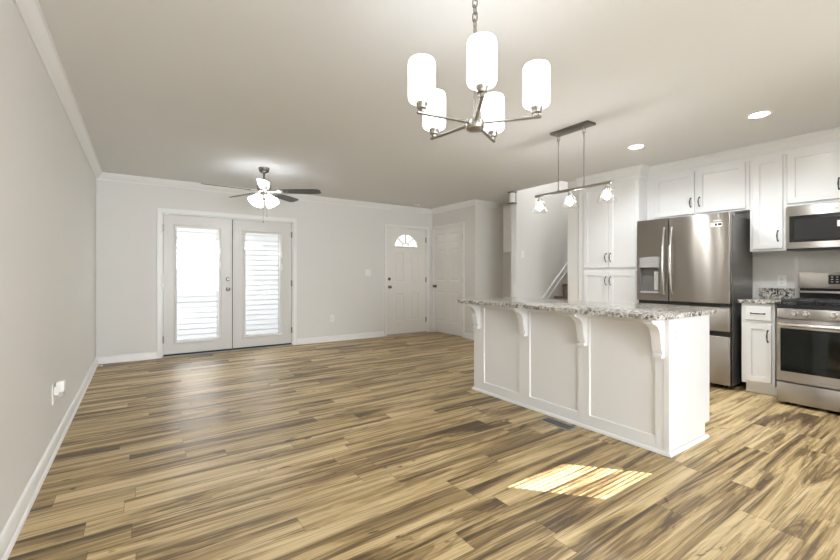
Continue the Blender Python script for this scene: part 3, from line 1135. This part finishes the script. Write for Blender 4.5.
# ------------------------------------------------------------------ microwave
MX = 5.12
r = thing('microwave', 'stainless over range microwave with dark window below the cabinet', 'microwave', (5.33, 0.87, 1.40))
obj('body', MB().box((MX + 0.035, 0.484, 1.408), (XK - 0.001, 1.258, 1.820)), gray_m, r)
F = F_kit(MX + 0.035)
d = obj('door', MB(F).holed(rect(0.48, 1.256, 1.412, 1.808), [rect(0.70, 1.230, 1.470, 1.720)], 0, 0.035), steel_m, r)
gw = obj('door_window', MB(F).box((0.698, 0.012, 1.468), (1.232, 0.031, 1.722)), micro_glass_m, d)
obj('window_screen', MB(F).box((0.76, 0.031, 1.492), (1.192, 0.0316, 1.688)), micro_mesh_m, gw)
obj('window_sticker', MB(F).box((0.862, 0.0316, 1.595), (0.905, 0.0322, 1.650)), plate_m, gw, label='small white sticker on the dark window')
obj('badge', MB(F).box((0.895, 0.035, 1.755), (0.935, 0.0358, 1.763)), gray_m, d)
cp = obj('control_panel', MB(F).box((0.486, 0.035, 1.425), (0.66, 0.038, 1.795)), black_m, r)
obj('handle', MB(F).tube([(0.683, 0.034, 1.45), (0.683, 0.068, 1.47), (0.683, 0.068, 1.75), (0.683, 0.034, 1.77)], 0.011, 10), chrome_m, d, 40)
obj('vent_grille', MB().box((MX + 0.01, 0.484, 1.394), (5.40, 1.254, 1.410)), dark_m, r)

# ------------------------------------------------------------------ chandelier
cR, cF = Vector((math.cos(YAW), -math.sin(YAW), 0)), Vector((math.sin(YAW), math.cos(YAW), 0))
ctr = cR * 0.2494 + cF * 1.853
cx, cy = ctr.x, ctr.y
r = thing('chandelier', 'five light chandelier with white cylinder glass shades hanging in front', 'chandelier', (cx, cy, 1.815))
obj('canopy', MB().lathe([(0.065, CEIL), (0.065, CEIL - 0.012), (0.05, CEIL - 0.026), (0.012, CEIL - 0.032), (0.010, CEIL - 0.05)], (cx, cy, 0), 24, cap0=True, cap1=True), bronze_m, r, 40)


def chain(x, y, z0, z1, n, rw=0.009, rt=0.0024):
    mb = MB()
    pitch = (z1 - z0) / n
    hl = pitch * 0.66
    for i in range(n):
        zc = z0 + pitch * (i + 0.5)
        a = PI / 2 * (i % 2) + 0.4
        ca, sa = math.cos(a), math.sin(a)
        pts = []
        for k in range(16):
            t = 2 * PI * k / 16
            w, h = rw * math.cos(t), (hl - rw) * (1 if math.sin(t) >= 0 else -1) + rw * math.sin(t)
            if abs(math.sin(t)) < 1e-6:
                h = 0
            pts.append((x + w * ca, y + w * sa, zc + h))
        mb.tube(pts, rt, 6, closed=True)
    return mb


obj('chain', chain(cx, cy, 2.285, CEIL - 0.045, 5, 0.011, 0.0028), bronze_m, r, 60)
mb = MB().lathe([(0.004, 2.292), (0.008, 2.285), (0.009, 2.27), (0.0065, 2.262), (0.0065, 1.90), (0.011, 1.885), (0.013, 1.86)], (cx, cy, 0), 14, cap0=True, cap1=True)
obj('stem', mb, nickel_m, r, 40)
obj('hub', MB().lathe([(0.012, 1.868), (0.038, 1.864), (0.041, 1.860), (0.041, 1.826), (0.036, 1.820), (0.010, 1.815)], (cx, cy, 0), 28, cap0=True, cap1=True), nickel_m, r, 40)
for k in range(5):
    a = math.radians((-92, -15.5, 62.6, 131.6, -154.4)[k])
    dv = cR * math.cos(a) + cF * math.sin(a)
    px, py = cx + dv.x * 0.268, cy + dv.y * 0.268
    nv = Vector((-dv.y, dv.x, 0))
    mb = MB()
    def G(u, d, z, dv=dv, nv=nv): return (cx + dv.x * u + nv.x * d, cy + dv.y * u + nv.y * d, z)
    mb.f = G
    mb.box((0.035, -0.0075, 1.846), (0.290, 0.0075, 1.856), 0.002, 1)
    obj('arm', mb, nickel_m, r)
    mb = MB().lathe([(0.012, 1.855), (0.012, 1.866), (0.021, 1.870), (0.0215, 1.882), (0.025, 1.886), (0.026, 1.906), (0.024, 1.912)], (px, py, 0), 20, cap0=True, cap1=True)
    obj('socket', mb, nickel_m, r, 40)
    prof = [(0.022, 1.896), (0.044, 1.897), (0.053, 1.902), (0.0575, 1.912), (0.0585, 1.926), (0.0585, 2.056), (0.0565, 2.068), (0.052, 2.076),
            (0.046, 2.079), (0.046, 2.075), (0.051, 2.066), (0.0545, 2.056), (0.0545, 1.926), (0.050, 1.908), (0.022, 1.902)]
    obj('shade', MB().lathe(prof, (px, py, 0), 32), opal_m, r, 50)

# ------------------------------------------------------------------ linear pendant
pX = 3.26 * Q
r = thing('linear_pendant', 'three light bar pendant with clear glass cones above the island', 'pendant light', (pX, 2.30 * Q, CEIL))
obj('canopy', MB().box((pX - 0.062, 2.10 * Q, CEIL - 0.020), (pX + 0.062, 2.50 * Q, CEIL), 0.004, 2), bronze_m, r, 40)
zb = HC + (1.942 - HC) * Q
ya, yb = 1.912 * Q, 2.719 * Q
bar = obj('bar', MB().box((pX - 0.011, ya, zb - 0.011), (pX + 0.011, yb, zb + 0.011), 0.002, 1), nickel_m, r)
for y in (2.447 * Q, 2.178 * Q):
    obj('chain', chain(pX, y, CEIL - 0.13, CEIL - 0.018, 2, 0.011, 0.0034), nickel_m, r, 60)
    mb = MB().tube([(pX, y, zb), (pX, y, CEIL - 0.128)], 0.0050, 8)
    mb.lathe([(0.010, zb + 0.011), (0.010, zb + 0.02), (0.005, zb + 0.03)], (pX, y, 0), 12)
    obj('rod', mb, nickel_m, r, 40)
for y in (2.663 * Q, 2.322 * Q, 1.961 * Q):
    mb = MB().lathe([(0.010, zb - 0.010), (0.010, zb - 0.022), (0.020, zb - 0.026), (0.021, zb - 0.062), (0.014, zb - 0.066)], (pX, y, 0), 18, cap0=True, cap1=True)
    so = obj('socket', mb, nickel_m, r, 40)
    obj('bulb', MB().lathe([(0.006, zb - 0.066), (0.012, zb - 0.074), (0.020, zb - 0.090), (0.024, zb - 0.108), (0.022, zb - 0.124), (0.012, zb - 0.136), (0.004, zb - 0.139)], (pX, y, 0), 16, cap0=True, cap1=True), bulb_m, so, 60)
    z0, z1 = zb - 0.040, zb - 0.162
    prof = [(0.024, z0), (0.026, z0 - 0.004), (0.076, z1), (0.0785, z1), (0.0285, z0 - 0.002), (0.024, z0 + 0.002)]
    obj('shade', MB().lathe(prof, (pX, y, 0), 32), cone_m, r, 50)

# ------------------------------------------------------------------ ceiling fan
fx, fy = 1.247 * Q * 1.028, 5.204 * Q * 1.028
r = thing('ceiling_fan', 'five blade dark ceiling fan with lit bell shades near the french doors', 'ceiling fan', (fx, fy, CEIL))
obj('canopy', MB().lathe([(0.066, CEIL), (0.066, CEIL - 0.015), (0.055, CEIL - 0.05), (0.032, CEIL - 0.065), (0.014, CEIL - 0.07)], (fx, fy, 0), 24, cap0=True, cap1=True), bronze_m, r, 40)
obj('downrod', MB().lathe([(0.013, CEIL - 0.06), (0.013, 2.29)], (fx, fy, 0), 14, cap0=True, cap1=True), bronze_m, r, 40)
obj('motor', MB().lathe([(0.02, 2.305), (0.05, 2.298), (0.078, 2.28), (0.086, 2.255), (0.082, 2.215), (0.07, 2.19), (0.05, 2.182)], (fx, fy, 0), 28, cap0=True, cap1=True), nickel_m, r, 40)
sh = obj('switch_housing', MB().lathe([(0.05, 2.182), (0.052, 2.135), (0.048, 2.11), (0.03, 2.10), (0.012, 2.08)], (fx, fy, 0), 24, cap0=True, cap1=True), nickel_m, r, 40)
for k in range(5):
    a = math.radians(-142 + 72 * k)
    dv = cR * math.cos(a) + cF * math.sin(a)
    nv = Vector((-dv.y, dv.x, 0))
    pit = math.radians(-12)
    def G(u, d, z, dv=dv, nv=nv):
        return (fx + dv.x * u + nv.x * d * math.cos(pit), fy + dv.y * u + nv.y * d * math.cos(pit), 2.196 + z + d * math.sin(pit))
    pts = [(0.17, -0.055), (0.45, -0.066), (0.63, -0.070), (0.685, -0.058), (0.70, -0.03), (0.70, 0.03), (0.685, 0.058), (0.63, 0.070), (0.45, 0.066), (0.17, 0.055)]
    b = obj('blade', MB(G).prism(pts, 0, 0.007, 'ud', 0.002), blade_m, r)
    obj('bracket', MB(G).prism([(0.07, -0.018), (0.16, -0.014), (0.20, -0.04), (0.235, -0.03), (0.235, 0.03), (0.20, 0.04), (0.16, 0.014), (0.07, 0.018)], -0.006, 0.0, 'ud'), nickel_m, b)
bell = [(0.022, 0.0), (0.028, -0.006), (0.036, -0.03), (0.052, -0.07), (0.072, -0.105), (0.078, -0.115), (0.074, -0.113), (0.049, -0.07), (0.032, -0.03), (0.018, -0.004)]
for k in range(4):
    a = math.radians(-120 + 90 * k)
    dv = cR * math.cos(a) + cF * math.sin(a)
    ax = Vector((-dv.y, dv.x, 0))
    R = Matrix.Rotation(math.radians(-38), 3, ax)
    p = Vector((fx, fy, 2.143)) + dv * 0.075
    o = obj('light_shade', MB().lathe(bell, tuple(p), 24, R), fanopal_m, r, 50)
    obj('arm', MB().tube([(fx + dv.x * 0.04, fy + dv.y * 0.04, 2.15), tuple(p + Vector((0, 0, 0.008))), tuple(p + (R @ Vector((0, 0, -0.01))))], 0.012, 8), nickel_m, o, 50)
for (dx, z1) in ((0.0, 1.83), (0.045, 1.90)):
    px, py = fx + cR.x * dx - cF.x * 0.02, fy + cR.y * dx - cF.y * 0.02
    mb = MB().tube([(px, py, 2.10), (px, py, z1)], 0.0018, 6)
    mb.lathe([(0.002, z1 + 0.004), (0.006, z1 - 0.004), (0.006, z1 - 0.02), (0.002, z1 - 0.026)], (px, py, 0), 10, cap0=True, cap1=True)
    obj('pull_chain', mb, nickel_m, sh)

# ------------------------------------------------------------------ ceiling lights
def downlight(x, y, label, rad=0.085):
    r = thing('recessed_light', label, 'recessed light', (x, y, CEIL), 'recessed ceiling lights')
    obj('ring', MB().lathe([(rad, CEIL), (rad, CEIL - 0.004), (rad - 0.010, CEIL - 0.008), (rad - 0.022, CEIL - 0.004), (rad - 0.022, CEIL - 0.001)], (x, y, 0), 32), trim_m, r, 40)
    obj('lens', MB().lathe([(rad - 0.022, CEIL - 0.0035), (0.02, CEIL - 0.0035), (0.001, CEIL - 0.0035)], (x, y, 0), 32), led_m, r)
    l = bpy.data.lights.new('downlight_lamp', 'AREA')
    l.shape, l.size, l.energy, l.color, l.spread = 'DISK', 2 * (rad - 0.024), 5.0, (0.95, 0.98, 1.0), math.radians(150)
    lo_ = bpy.data.objects.new('downlight_lamp', l)
    C.objects.link(lo_)
    lo_.parent = r
    lo_.location = (0, 0, -0.006)


downlight(4.281 * Q, 2.253 * Q, 'round recessed light in front of the pantry')
downlight(4.275 * Q, 1.220 * Q, 'round recessed light in front of the range')
x, y = 4.368 * Q, 6.486 * Q
tag(obj('smoke_detector', MB().lathe([(0.055, CEIL), (0.055, CEIL - 0.012), (0.045, CEIL - 0.024), (0.01, CEIL - 0.026)], (x, y, 0), 24, cap0=True, cap1=True), plate_m, None, 40), 'small round white detector on the ceiling by the front door', 'smoke detector')

# fixture on the partition end
XS = XC - 0.012
r = thing('wall_sconce', 'small white glass light with metal end caps high on the partition end', 'wall light', (XS - 0.03, SY1 + 0.06, 2.27))
px, py = XS - 0.052, SY1 + 0.040
obj('shade', MB().lathe([(0.02, 2.455), (0.044, 2.452), (0.046, 2.44), (0.046, 2.315), (0.044, 2.304), (0.02, 2.30)], (px, py, 0), 24, cap0=True, cap1=True), plate_m, r, 40)
obj('cap', MB().box((px - 0.05, py - 0.05, 2.455), (XS, py + 0.05, 2.468), 0.002, 1), bronze_m, r)
obj('cap', MB().box((px - 0.05, py - 0.05, 2.287), (XS, py + 0.05, 2.30), 0.002, 1), bronze_m, r)
obj('back_plate', MB().box((XS - 0.006, py - 0.02, 2.29), (XS, py + 0.02, 2.465)), bronze_m, r)
# nook cabinet
r = thing('nook_wall_cabinet', 'pale wall cabinet half hidden behind the partition in the recess', 'cabinet', (5.46, 4.87, 1.56))
F = F_kit(5.32)
obj('body', MB(F).box((SY1 + 0.116, -0.299, 1.56), (5.14, 0, 2.36)), door_m, r)
shaker('door', F, SY1 + 0.13, 4.855, 1.57, 2.35, r, 0.055, door_m)
shaker('door', F, 4.86, 5.135, 1.57, 2.35, r, 0.055, door_m)

# ------------------------------------------------------------------ wall plates
def plate(name, F, u, z, label, cat, w=0.072, h=0.116, kind='outlet', group=None):
    r = tag(obj(name, MB(F).box((u - w / 2, 0, z - h / 2), (u + w / 2, 0.006, z + h / 2), 0.002, 1), plate_m), label, cat, group)
    if kind == 'outlet':
        for dz in (-0.02, 0.02):
            q = obj('socket', MB(F).box((u - 0.017, 0.006, z + dz - 0.014), (u + 0.017, 0.008, z + dz + 0.014), 0.001, 1), plate_m, r)
            mb = MB(F)
            for du in (-0.006, 0.006):
                mb.box((u + du - 0.0015, 0.008, z + dz - 0.003), (u + du + 0.0015, 0.0084, z + dz + 0.006))
            mb.box((u - 0.002, 0.008, z + dz - 0.010), (u + 0.002, 0.0084, z + dz - 0.006))
            obj('slot', mb, dark_m, q)
    else:
        n = kind
        for i in range(n):
            uu = u + (i - (n - 1) / 2) * 0.046
            obj('toggle', MB(F).box((uu - 0.005, 0.006, z - 0.010), (uu + 0.005, 0.016, z + 0.010), 0.001, 1), plate_m, r)
    return r


plate('outlet_plate', F_back(YB), 2.758, 0.40, 'white outlet low on the far wall between the doors', 'outlet')
plate('switch_plate', F_back(YB), 3.455, 1.20, 'white double switch plate beside the front door', 'switch', 0.118, 0.116, 2)
plate('switch_plate', F_back(SY1), 5.047, 1.49, 'white switch plate on the partition by the stairs', 'switch', 0.072, 0.116, 1)
plate('outlet_plate', F_kit(XK), 1.389, 1.098, 'white outlet above the small granite backsplash', 'outlet')
plate('outlet_plate', F_back(IY0 + 0.005), 2.890, 0.775, 'white outlet on the end of the island', 'outlet', 0.075, 0.134)
plate('outlet_plate', F_left(XL), 3.575, 0.385, 'white outlet behind the plug-in on the left wall', 'outlet', 0.08, 0.13)
F = F_left(XL)
r = thing('plug_in_night_light', 'white plug-in device sticking out of the left wall outlet', 'plug-in', (XL, 3.58, 0.37))
obj('housing', MB(F).box((3.545, 0.018, 0.392), (3.610, 0.062, 0.462), 0.008, 2), plate_m, r, 40)
obj('plug', MB(F).box((3.55, 0.0085, 0.375), (3.60, 0.035, 0.43), 0.004, 1), plate_m, r)
obj('sensor', MB(F).box((3.551, 0.026, 0.360), (3.604, 0.058, 0.394), 0.006, 1), lgray_m, r)

# spring door stop on the left baseboard
yS = 6.30
mb = MB()
for i in range(1):
    pts = []
    for k in range(60):
        t = k / 59
        pts.append((XL + 0.012 + 0.07 * t, yS + 0.006 * math.cos(t * 40), 0.055 + 0.006 * math.sin(t * 40)))
    mb.tube(pts, 0.0018, 5)
r = tag(obj('door_stop', mb, plate_m, None, 60), 'little white spring door stop on the baseboard near the corner', 'door stop')
obj('tip', MB(lambda a, b, c: (XL + 0.08 + c, yS + a, 0.055 + b)).lathe([(0.009, 0), (0.009, 0.014)], (0, 0, 0), 12, cap0=True, cap1=True), plate_m, r)


def floor_vent(x0, x1, y0, y1, label):
    r = thing('floor_vent', label, 'floor vent', ((x0 + x1) / 2, (y0 + y1) / 2, 0))
    obj('frame', MB(lambda u, d, z: (u, z, d)).nested(x0, x1, y0, y1, [(0, 0), (0.003, 0.004), (0.018, 0.004), (0.019, 0.001)], False), vent_m, r)
    obj('opening', MB().box((x0 + 0.017, y0 + 0.017, 0.0002), (x1 - 0.017, y1 - 0.017, 0.001)), dark_m, r)
    mb = MB()
    long_y = (y1 - y0) > (x1 - x0)
    L_ = (y1 - y0 if long_y else x1 - x0) - 0.036
    n = int(L_ / 0.016)
    for i in range(n + 1):
        t = 0.018 + L_ * i / n
        if long_y:
            mb.box((x0 + 0.018, y0 + t - 0.002, 0.001), (x1 - 0.018, y0 + t + 0.002, 0.0035))
        else:
            mb.box((x0 + t - 0.002, y0 + 0.018, 0.001), (x0 + t + 0.002, y1 - 0.018, 0.0035))
    if long_y:
        mb.box(((x0 + x1) / 2 - 0.003, y0 + 0.018, 0.001), ((x0 + x1) / 2 + 0.003, y1 - 0.018, 0.0038))
    else:
        mb.box((x0 + 0.018, (y0 + y1) / 2 - 0.003, 0.001), (x1 - 0.018, (y0 + y1) / 2 + 0.003, 0.0038))
    obj('louvers', mb, vent_m, r)
    return r


floor_vent(2.625, 2.745, 1.88, 2.165, 'grey metal floor vent beside the island')
floor_vent(0.56, 0.87, 6.47, 6.60, 'grey metal floor vent in front of the left french door')
